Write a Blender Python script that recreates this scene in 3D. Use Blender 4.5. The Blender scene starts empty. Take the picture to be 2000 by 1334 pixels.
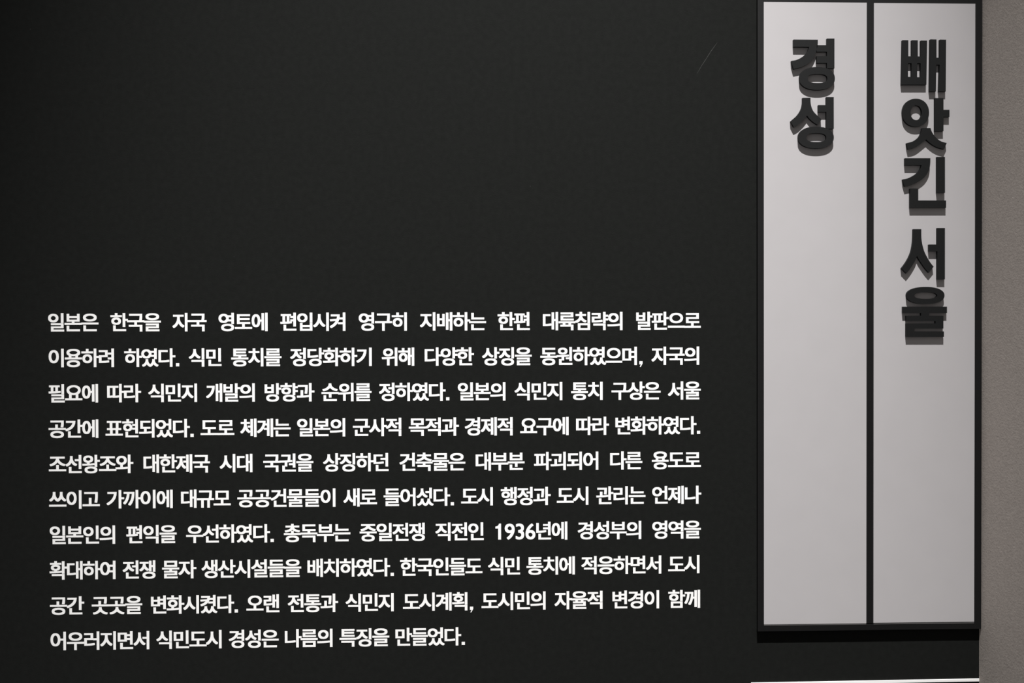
import bpy, bmesh, math
from mathutils import Matrix

scene = bpy.context.scene
COL = scene.collection
MM = 0.001
EYE = 1.5            # camera height above the floor; wall coordinates below are mm from the point facing the camera


# ------------------------------------------------------------------ camera
def rotation(yaw, pitch, roll):
    return (Matrix.Rotation(yaw, 3, 'Y') @ Matrix.Rotation(pitch, 3, 'X') @ Matrix.Rotation(roll, 3, 'Z'))


cam_data = bpy.data.cameras.new('camera')
cam_data.sensor_fit = 'HORIZONTAL'
cam_data.sensor_width = 36.0
cam_data.lens = 36.0
cam_data.clip_start = 0.05
cam = bpy.data.objects.new('camera', cam_data)
COL.objects.link(cam)
to_world = Matrix(((1, 0, 0), (0, 0, -1), (0, 1, 0)))
rot = to_world @ rotation(math.radians(-1.7485), math.radians(-0.6016), math.radians(-0.1646))
cam.matrix_world = Matrix.Translation((0.0, -2.0, EYE)) @ rot.to_4x4()
scene.camera = cam

# ------------------------------------------------------------------ world and lamps
world = bpy.data.worlds.new('gallery_ambient')
scene.world = world
world.use_nodes = True
bg = world.node_tree.nodes['Background']
bg.inputs['Color'].default_value = (1.0, 0.98, 0.965, 1)
bg.inputs['Strength'].default_value = 0.30


def spot(name, loc, target, energy, size, blend, radius, color):
    d = bpy.data.lights.new(name, 'SPOT')
    d.energy = energy
    d.spot_size = math.radians(size)
    d.spot_blend = blend
    d.shadow_soft_size = radius
    d.color = color
    o = bpy.data.objects.new(name, d)
    COL.objects.link(o)
    o.location = loc
    v = Matrix.Translation(target).to_translation() - o.location
    o.rotation_euler = v.to_track_quat('-Z', 'Y').to_euler()
    return o


# one high ceiling spotlight grazing down the text wall
spot('ceiling_spotlight', (0.35, -2.14, 7.0), (0.03, 0, 0.70), 5050, 27.5, 1.0, 0.05, (1.0, 0.985, 0.972))

scene.view_settings.view_transform = 'Standard'
scene.view_settings.look = 'None'
scene.view_settings.exposure = 0.0
scene.view_settings.gamma = 1.0
scene.view_settings.use_curve_mapping = False


# ------------------------------------------------------------------ materials
def material(name, color, rough=0.8, spec=0.3, noise=0.0, scale=60.0, bump=0.0, bump_scale=400.0, detail=4.0,
             tint=None, specks=None):
    m = bpy.data.materials.new(name)
    m.use_nodes = True
    nt = m.node_tree
    b = nt.nodes['Principled BSDF']
    b.inputs['Roughness'].default_value = rough
    b.inputs['Specular IOR Level'].default_value = spec
    co = nt.nodes.new('ShaderNodeTexCoord')
    n = nt.nodes.new('ShaderNodeTexNoise')
    n.inputs['Scale'].default_value = scale
    n.inputs['Detail'].default_value = detail
    nt.links.new(co.outputs['Object'], n.inputs['Vector'])
    r = nt.nodes.new('ShaderNodeValToRGB')
    r.color_ramp.elements[0].position = 0.3
    r.color_ramp.elements[1].position = 0.7
    lo = [c * (1 - noise) for c in color]
    hi = [c * (1 + noise) for c in (tint or color)]
    r.color_ramp.elements[0].color = (*lo, 1)
    r.color_ramp.elements[1].color = (*hi, 1)
    nt.links.new(n.outputs['Fac'], r.inputs['Fac'])
    out = r.outputs['Color']
    if specks:
        v = nt.nodes.new('ShaderNodeTexVoronoi')
        v.inputs['Scale'].default_value = 9.0
        nt.links.new(co.outputs['Object'], v.inputs['Vector'])
        lt = nt.nodes.new('ShaderNodeMath')
        lt.operation = 'LESS_THAN'
        lt.inputs[1].default_value = 0.012
        nt.links.new(v.outputs['Distance'], lt.inputs[0])
        mx = nt.nodes.new('ShaderNodeMix')
        mx.data_type = 'RGBA'
        nt.links.new(lt.outputs[0], mx.inputs['Factor'])
        nt.links.new(out, mx.inputs['A'])
        mx.inputs['B'].default_value = (*specks, 1)
        out = mx.outputs['Result']
    nt.links.new(out, b.inputs['Base Color'])
    if bump:
        n2 = nt.nodes.new('ShaderNodeTexNoise')
        n2.inputs['Scale'].default_value = bump_scale
        n2.inputs['Detail'].default_value = 3.0
        nt.links.new(co.outputs['Object'], n2.inputs['Vector'])
        bp = nt.nodes.new('ShaderNodeBump')
        bp.inputs['Strength'].default_value = bump
        bp.inputs['Distance'].default_value = 0.001
        nt.links.new(n2.outputs['Fac'], bp.inputs['Height'])
        nt.links.new(bp.outputs['Normal'], b.inputs['Normal'])
    return m


M_WALL = material('black_wall_paint', (0.0083, 0.0088, 0.0082), 0.9, 0.06, 0.10, 90, 0.15, 500, specks=(0.018, 0.018, 0.018))
M_BEIGE = material('taupe_plaster', (0.338, 0.303, 0.277), 0.9, 0.15, 0.07, 130, 0.4, 300)
M_FLOOR = material('grey_floor', (0.10, 0.095, 0.09), 0.6, 0.3, 0.1, 6, 0.05, 90)
M_BOARD = material('pale_grey_board', (0.375, 0.362, 0.368), 0.7, 0.2, 0.012, 18, 0.03, 900)
M_FRAME = material('charcoal_frame_paint', (0.0034, 0.0034, 0.0036), 0.5, 0.30, 0.06, 120, 0.06, 700)
M_LETTER = material('charcoal_letter_paint', (0.0044, 0.0047, 0.0049), 0.65, 0.2, 0.08, 200, 0.08, 900)
M_VINYL = material('white_vinyl', (0.82, 0.817, 0.808), 0.6, 0.3, 0.01, 30)
M_STRIP = material('white_strip_paint', (0.84, 0.83, 0.82), 0.5, 0.3, 0.01, 30)
M_LIP = material('grey_edge', (0.11, 0.105, 0.105), 0.5, 0.4, 0.05, 80)  # thin strip under each board, lighter grey than the frame
M_SCRATCH = material('scratched_paint', (0.034, 0.034, 0.033), 0.8, 0.2, 0.35, 160)


# ------------------------------------------------------------------ helpers
def link(name, mesh, mat, parent=None, **props):
    o = bpy.data.objects.new(name, mesh)
    if mat and not mesh.materials:
        mesh.materials.append(mat)
    COL.objects.link(o)
    if parent:
        o.parent = parent
    for k, v in props.items():
        o[k] = v
    return o


def empty(name, loc, parent=None, **props):
    o = bpy.data.objects.new(name, None)
    o.empty_display_size = 0.05
    COL.objects.link(o)
    o.location = loc
    if parent:
        o.parent = parent
    for k, v in props.items():
        o[k] = v
    return o


def box_mesh(name, x0, x1, y0, y1, z0, z1, bevel=0.0):
    bm = bmesh.new()
    bmesh.ops.create_cube(bm, size=1.0)
    for v in bm.verts:
        v.co = ((x0 + x1) / 2 + v.co.x * (x1 - x0), (y0 + y1) / 2 + v.co.y * (y1 - y0), (z0 + z1) / 2 + v.co.z * (z1 - z0))
    if bevel:
        bmesh.ops.bevel(bm, geom=bm.edges[:], offset=bevel, segments=2, affect='EDGES', profile=0.5)
    me = bpy.data.meshes.new(name)
    bm.to_mesh(me)
    bm.free()
    return me


def wall_box(name, x0, x1, z0, z1, d0, d1, bevel=0.0):
    """Box in wall coordinates: x, z in mm from the camera's foot point, d = mm in front of the wall."""
    return box_mesh(name, x0 * MM, x1 * MM, -d1 * MM, -d0 * MM, z0 * MM, z1 * MM, bevel * MM)


def catmull(p0, p1, p2, p3, t):
    return tuple(0.5 * (2 * b + (c - a) * t + (2 * a - 5 * b + 4 * c - d) * t * t + (3 * b - a - 3 * c + d) * t ** 3)
                 for a, b, c, d in zip(p0, p1, p2, p3))


def ring_points(ring):
    """Outline to points; a third value of 1 marks a point that lies on a smooth curve between corners."""
    if ring[0] == 'oval':
        _, cx, cz, rx, rz, n = ring
        out = []
        for i in range(56):
            a = 2 * math.pi * i / 56
            c, s = math.cos(a), math.sin(a)
            out.append((cx + rx * math.copysign(abs(c) ** (2 / n), c), cz + rz * math.copysign(abs(s) ** (2 / n), s)))
        return out
    pts = [(p[0], p[1]) for p in ring]
    soft = [len(p) > 2 for p in ring]
    n = len(pts)
    out = []
    for i in range(n):
        j = (i + 1) % n
        out.append(pts[i])
        if soft[i] or soft[j]:
            a = pts[i - 1] if soft[i] else tuple(2 * u - v for u, v in zip(pts[i], pts[j]))
            d = pts[(j + 1) % n] if soft[j] else tuple(2 * u - v for u, v in zip(pts[j], pts[i]))
            for k in range(1, 4):
                out.append(catmull(a, pts[i], pts[j], d, k / 4))
    return out


def extruded(name, pieces, thick):
    """Pieces of [outline, holes...] in mm, extruded to thick mm towards the viewer; one joined mesh."""
    bm = bmesh.new()
    for piece in pieces:
        cu = bpy.data.curves.new('outline', 'CURVE')
        cu.dimensions = '2D'
        cu.fill_mode = 'BOTH'
        cu.extrude = thick / 2
        for ring in piece:
            pts = ring_points(ring)
            sp = cu.splines.new('POLY')
            sp.points.add(len(pts) - 1)
            for q, (x, z) in zip(sp.points, pts):
                q.co = (x, z, 0, 1)
            sp.use_cyclic_u = True
        tmp = bpy.data.objects.new('outline', cu)
        COL.objects.link(tmp)
        dg = bpy.context.evaluated_depsgraph_get()
        me = bpy.data.meshes.new_from_object(tmp.evaluated_get(dg))
        bm.from_mesh(me)
        bpy.data.objects.remove(tmp)
        bpy.data.curves.remove(cu)
        bpy.data.meshes.remove(me)
    for v in bm.verts:
        x, z, d = v.co
        v.co = (x * MM, -(d + thick / 2) * MM, z * MM)
    bmesh.ops.remove_doubles(bm, verts=bm.verts[:], dist=1e-6)
    bmesh.ops.recalc_face_normals(bm, faces=bm.faces[:])
    for fc in bm.faces:
        fc.smooth = False
    out = bpy.data.meshes.new(name)
    bm.to_mesh(out)
    bm.free()
    return out


# ------------------------------------------------------------------ the setting
CORNER = 988.3      # x of the corner with the taupe side wall
FOOT = (0.0, 0.0, EYE)
wall_back = link('wall_back', box_mesh('wall_back', -3.2, CORNER * MM, 0.0, 0.15, 0.0, 7.4), M_WALL,
                 label='matt black gallery wall carrying the white text', kind='structure')
link('wall_right', box_mesh('wall_right', CORNER * MM, CORNER * MM + 0.15, -3.4, 0.15, 0.0, 7.4), M_BEIGE,
     label='taupe plaster side wall meeting the black wall at the corner', kind='structure')
link('floor', box_mesh('floor', -3.2, CORNER * MM + 0.15, -3.4, 0.15, -0.1, 0.0), M_FLOOR,
     label='plain grey gallery floor', kind='structure')

strip = wall_box('trim', -228.3, 228.3, -2.7, 2.7, 0.0, 2.0, 0.2)
s = link('trim_1', strip, M_STRIP, label='thin white strip along the black wall below the framed sign', kind='structure')
s.location = (0.7596, 0.0, EYE - 0.6978)
s.rotation_euler = (0, -math.radians(0.26), 0)

scr = bpy.data.meshes.new('scratch')
path = [(425.4, 503.1), (434.5, 518.5), (444.2, 533.0), (452.6, 546.5), (460.4, 557.0), (465.4, 563.8)]
wid = [0.3, 0.9, 0.8, 0.9, 0.8, 0.25]
vs, fs = [], []
for (x, z), w in zip(path, wid):
    vs += [((x - w * .42) * MM, -0.00015, (z + w * .28) * MM), ((x + w * .42) * MM, -0.00015, (z - w * .28) * MM)]
for i in range(len(path) - 1):
    fs.append((2 * i, 2 * i + 1, 2 * i + 3, 2 * i + 2))
scr.from_pydata(vs, [], fs)
so = link('scratch', scr, M_SCRATCH, wall_back)
so.location = FOOT

# ------------------------------------------------------------------ the framed vertical sign
sign = empty('framed_sign', (0.7652, 0.0, EYE - 0.5924),
             label='tall charcoal framed title sign with two pale grey boards and raised Korean letters', category='sign')


def on_sign(name, mesh, mat, parent=sign, **props):
    o = link(name, mesh, mat, parent, **props)
    # meshes are drawn from the wall's foot point; shift them into the sign's own frame
    if parent is sign:
        o.location = (-0.7652, 0.0, 0.5924)
    return o


FRONT = 9.2         # front of the frame, mm from the wall
BOARD = 9.6         # front of the boards
THICK = 6.0         # thickness of the raised letters
for args in ((542.6, 554.4, -592.4, 654.0), (758.1, 772.0, -578.7, 654.0), (973.8, 987.9, -592.4, 654.0)):
    on_sign('frame_stile', wall_box('stile', *args, 0.0, FRONT, 0.25), M_FRAME)
on_sign('frame_rail', wall_box('rail', 554.4, 973.8, -592.4, -580.6, 0.0, FRONT - 0.05, 0.25), M_FRAME)
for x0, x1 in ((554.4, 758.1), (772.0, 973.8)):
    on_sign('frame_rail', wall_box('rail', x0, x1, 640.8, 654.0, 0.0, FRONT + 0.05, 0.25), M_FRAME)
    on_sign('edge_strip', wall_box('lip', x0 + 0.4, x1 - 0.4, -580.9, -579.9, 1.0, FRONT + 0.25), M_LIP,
            label='thin grey edge under the board')
board_a = on_sign('board', wall_box('board', 554.6, 757.9, -578.6, 640.6, 2.0, BOARD), M_BOARD,
                  label='pale grey board with two raised letters')
board_b = on_sign('board', wall_box('board', 772.2, 973.6, -578.0, 640.0, 2.0, BOARD), M_BOARD,
                  label='pale grey board with five raised letters')

LETTERS = {
    'gyeong': [
        [[(611.3, 566.1), (659.2, 566.1), (658.7, 555.2, 1), (655.5, 541.6, 1), (650.1, 529.9, 1), (642.2, 521.2, 1), (633.4, 515.6, 1), (623.6, 511.6, 1), (611.5, 508.9), (607.2, 524.6), (615.7, 526.1, 1), (623.6, 529.3, 1), (630.5, 533.9, 1), (635.9, 539.1, 1), (639.5, 544.4, 1), (642.2, 552.0), (611.3, 552.0)]],
        [[(677.2, 568.4), (691.9, 568.5), (691.9, 510.5), (677.2, 510.5)]],
        [[(657.2, 555.4), (677.2, 555.5), (677.2, 542.7), (657.2, 542.6)]],
        [[(656.8, 534.1), (677.2, 534.2), (677.2, 520.8), (656.8, 520.7)]],
        [('oval', 658.0, 490.6, 34.8, 22.3, 2.25),
         ('oval', 658.5, 490.5, 19.4, 8.7, 2.7)],
    ],
    'seong': [
        [[(629.2, 452.8), (644.7, 453.1), (645.0, 443.4, 1), (646.8, 434.6, 1), (650.3, 426.9, 1), (655.5, 421.1, 1), (661.1, 415.7, 1), (666.7, 410.9), (659.0, 400.0), (650.1, 405.7, 1), (643.2, 411.8, 1), (637.8, 418.4), (632.4, 411.3, 1), (626.0, 404.9, 1), (619.7, 399.6, 1), (612.0, 395.5), (605.9, 407.3), (610.8, 411.7, 1), (617.2, 417.2, 1), (623.1, 424.8, 1), (627.0, 432.6, 1), (629.0, 441.9, 1)]],
        [[(675.9, 454.4), (690.6, 454.4), (690.7, 392.8), (675.9, 392.7)]],
        [[(660.2, 438.8), (675.9, 438.8), (675.9, 425.5), (660.2, 425.5)]],
        [('oval', 655.7, 375.6, 35.1, 21.2, 2.25),
         ('oval', 656.2, 375.4, 19.4, 8.6, 2.7)],
    ],
    'ppae': [
        [[(826.2, 566.1), (837.9, 566.2), (837.9, 534.7), (844.8, 534.7), (844.8, 566.1), (856.6, 566.1), (856.7, 534.6), (862.8, 534.6), (862.8, 565.6), (875.0, 565.6), (873.8, 479.5), (824.6, 479.3)],
         [(837.2, 521.2), (844.4, 521.3), (844.5, 494.6), (837.3, 494.6)],
         [(855.3, 521.1), (862.3, 521.2), (862.4, 494.1), (855.4, 494.1)]],
        [[(881.4, 568.0), (893.7, 567.9), (893.8, 532.2), (900.4, 532.3), (900.4, 567.7), (912.8, 567.6), (912.2, 466.3), (898.8, 466.3), (900.1, 518.6), (893.3, 518.6), (892.7, 466.3), (880.3, 466.2)]],
    ],
    'at': [
        [('oval', 852.9, 424.7, 26.3, 27.3, 2.15),
         ('oval', 853.7, 424.5, 11.1, 14.3, 2.1)],
        [[(890.9, 453.5), (907.8, 453.6), (907.8, 430.6), (919.7, 430.6), (919.7, 416.6), (907.8, 416.6), (907.9, 388.8), (891.0, 388.7)]],
        [[(865.6, 394.7), (882.1, 394.8), (884.6, 387.7, 1), (889.6, 380.0, 1), (896.5, 373.1, 1), (904.4, 368.3, 1), (914.4, 365.6), (909.1, 353.5), (897.5, 356.4, 1), (887.6, 361.2, 1), (879.7, 366.9, 1), (873.5, 372.5), (863.8, 364.8, 1), (855.9, 358.9, 1), (848.0, 355.0, 1), (837.7, 353.0), (834.9, 365.2), (845.0, 367.8, 1), (852.9, 371.8, 1), (859.9, 378.1, 1), (863.8, 386.7, 1)]],
    ],
    'gin': [
        [[(831.8, 335.8), (881.9, 335.9), (881.7, 326.2, 1), (880.4, 316.9, 1), (876.8, 307.6, 1), (870.9, 299.3, 1), (862.9, 292.7, 1), (853.0, 286.9, 1), (842.2, 282.5, 1), (831.3, 280.4), (827.3, 294.3), (835.2, 295.8, 1), (843.1, 298.8, 1), (851.0, 303.2, 1), (857.0, 308.0, 1), (861.9, 314.4, 1), (864.5, 322.0), (831.8, 322.0)]],
        [[(895.2, 338.4), (910.9, 338.4), (911.1, 268.1), (895.3, 268.1)]],
        [[(841.9, 276.3), (858.0, 276.3), (858.0, 253.1), (913.3, 253.1), (913.3, 238.8), (841.9, 238.7)]],
    ],
    'seo': [
        [[(848.4, 196.9), (864.1, 196.9), (864.3, 180.1, 1), (866.3, 166.4, 1), (870.3, 152.7, 1), (876.2, 141.0, 1), (883.0, 130.2, 1), (888.8, 123.4), (879.1, 111.6), (872.1, 119.5, 1), (865.1, 129.3, 1), (859.2, 138.1, 1), (855.7, 144.9), (852.3, 136.1, 1), (847.3, 127.3, 1), (841.4, 118.5, 1), (834.6, 110.2), (825.0, 120.0), (833.4, 131.3, 1), (839.6, 142.0, 1), (844.3, 153.7, 1), (847.1, 168.4, 1), (848.0, 180.1, 1)]],
        [[(896.0, 199.2), (911.1, 199.2), (911.2, 98.4), (896.1, 98.4), (896.1, 153.5), (879.6, 153.5), (879.6, 166.9), (896.0, 166.9)]],
    ],
    'ul': [
        [('oval', 872.8, 66.8, 37.6, 16.9, 2.25),
         ('oval', 873.2, 66.6, 22.7, 6.6, 2.3)],
        [[(827.8, 45.0), (915.4, 44.9), (915.4, 32.3), (879.7, 32.4), (879.7, 27.1), (863.9, 27.1), (863.9, 32.4), (827.8, 32.5)]],
        [[(834.5, 27.2), (908.3, 27.0), (908.3, 1.8), (850.6, 1.9), (850.6, -3.6), (909.4, -3.7), (909.4, -14.5), (834.6, -14.3), (834.6, 12.1), (892.7, 12.0), (892.7, 16.5), (834.6, 16.6)]],
    ],
}
for key, board in (('gyeong', board_a), ('seong', board_a), ('ppae', board_b), ('at', board_b), ('gin', board_b),
                   ('seo', board_b), ('ul', board_b)):
    o = on_sign('raised_letter', extruded('raised_letter', LETTERS[key], THICK), M_LETTER, board)
    o.location = (0.0, -BOARD * MM, 0.0)

# ------------------------------------------------------------------ the white text on the black wall
LINES = [
    '일본은 한국을 자국 영토에 편입시켜 영구히 지배하는 한편 대륙침략의 발판으로',
    '이용하려 하였다. 식민 통치를 정당화하기 위해 다양한 상징을 동원하였으며, 자국의',
    '필요에 따라 식민지 개발의 방향과 순위를 정하였다. 일본의 식민지 통치 구상은 서울',
    '공간에 표현되었다. 도로 체계는 일본의 군사적 목적과 경제적 요구에 따라 변화하였다.',
    '조선왕조와 대한제국 시대 국권을 상징하던 건축물은 대부분 파괴되어 다른 용도로',
    '쓰이고 가까이에 대규모 공공건물들이 새로 들어섰다. 도시 행정과 도시 관리는 언제나',
    '일본인의 편익을 우선하였다. 총독부는 중일전쟁 직전인 1936년에 경성부의 영역을',
    '확대하여 전쟁 물자 생산시설들을 배치하였다. 한국인들도 식민 통치에 적응하면서 도시',
    '공간 곳곳을 변화시켰다. 오랜 전통과 식민지 도시계획, 도시민의 자율적 변경이 함께',
    '어우러지면서 식민도시 경성은 나름의 특징을 만들었다.',
]
ADV, DIGIT, STOP = 31.9, 20.2, 9.6      # advances in mm
LEFT, RIGHT = -833.3, 431.6
TOP, PITCH = 36.4, 68.45                # top of the first line, line spacing
SX, SY = 38.0, 38.2                     # glyph scale in mm per em
GAIN_X, GAIN_Y = 0.98, 0.62             # stroke gain in mm
FILM = 0.15                             # film thickness in mm
glyph_cache = {}


def advance(ch):
    return DIGIT if ch.isdigit() else STOP if ch in '.,' else ADV


def outline_sheet(chars, pitch):
    """Outlines of many characters set in one row, cut apart again by their cell."""
    cu = bpy.data.curves.new('glyph', 'FONT')
    cu.body = ''.join(chars)
    cu.size = 1.0
    cu.resolution_u = 5
    tmp = bpy.data.objects.new('glyph', cu)
    COL.objects.link(tmp)
    dg = bpy.context.evaluated_depsgraph_get()
    me = bpy.data.meshes.new_from_object(tmp.evaluated_get(dg))
    bpy.data.objects.remove(tmp)
    bpy.data.curves.remove(cu)
    sheet = {c: ([], [], {}) for c in chars}
    for p in me.polygons:
        cell = int((sum(me.vertices[i].co.x for i in p.vertices) / len(p.vertices)) // pitch)
        verts, faces, index = sheet[chars[cell]]
        f = []
        for i in p.vertices:
            if i not in index:
                index[i] = len(verts)
                verts.append((me.vertices[i].co.x - cell * pitch, me.vertices[i].co.y))
            f.append(index[i])
        faces.append(tuple(f))
    bpy.data.meshes.remove(me)
    return {c: (v, f) for c, (v, f, _) in sheet.items()}


HANGUL = sorted({c for line in LINES for c in line if ord(c) > 0x3000})
OUTLINE = outline_sheet(HANGUL, 0.92)
OUTLINE.update(outline_sheet(['9', '3', '6'], 0.5))


def glyph(ch):
    """Mesh of one character; origin at the left of its cell, at the top of the line.
    The strokes are thickened by laying the outline nine times, shifted around a small rectangle."""
    if ch in glyph_cache:
        return glyph_cache[ch]
    drawn = {'.': [(2.4, -35.0), (8.8, -35.0), (8.8, -28.8), (2.4, -28.8)],
             ',': [(2.4, -34.6), (5.4, -34.6), (3.3, -39.6), (5.0, -39.6), (8.8, -33.2), (8.8, -28.4), (2.4, -28.4)],
             '1': [(7.6, -34.4), (13.3, -34.4), (13.3, -3.0), (9.4, -3.0), (8.2, -6.0), (5.6, -8.0), (2.2, -8.8), (2.2, -12.6), (7.6, -12.6)]}
    verts, faces = [], []
    if ch in drawn:
        verts = [(x * MM, -FILM * MM, z * MM) for x, z in drawn[ch]]
        faces = [tuple(range(len(verts)))]
    else:
        pts, fcs = OUTLINE[ch]
        if ch.isdigit():
            pts = [((x - 0.25) * 42.5 + DIGIT / 2, -34.2 + (y + 0.009) * 43.5) for x, y in pts]
            gx, gy = 0.75, 0.5
        else:
            gx, gy = GAIN_X, GAIN_Y
            pts = [((x - 0.46) * SX + ADV / 2, (y - 0.827) * SY - gy) for x, y in pts]
        for k, (dx, dz) in enumerate(((-gx, -gy), (gx, -gy), (-gx, gy), (gx, gy), (0, -gy), (0, gy), (-gx, 0), (gx, 0), (0, 0))):
            base = len(verts)
            verts += [((x + dx) * MM, -(FILM + 0.003 * k) * MM, (z + dz) * MM) for x, z in pts]
            faces += [tuple(i + base for i in f) for f in fcs]
    me = bpy.data.meshes.new('letter')
    me.from_pydata(verts, [], faces)
    me.materials.append(M_VINYL)
    glyph_cache[ch] = me
    return me


text = empty('wall_text', (0.0, 0.0, EYE),
             label='ten lines of white Korean lettering on the black wall beside the framed sign', category='wall text')
for row, line in enumerate(LINES):
    ink = sum(advance(c) for c in line if c != ' ')
    gap = (RIGHT - LEFT - ink) / line.count(' ')
    if row == len(LINES) - 1:
        gap = 11.6
    x = LEFT
    for k, ch in enumerate(line):
        if ch == ' ':
            x += gap
            continue
        name = 'digit' if ch.isdigit() else 'punctuation_mark' if ch in '.,' else 'letter'
        o = link(name, glyph(ch), None, text)
        # touching neighbours overlap by a hair, as layered film does
        o.location = (x * MM, -0.00004 * (k % 2), (TOP - PITCH * row) * MM)
        x += advance(ch)
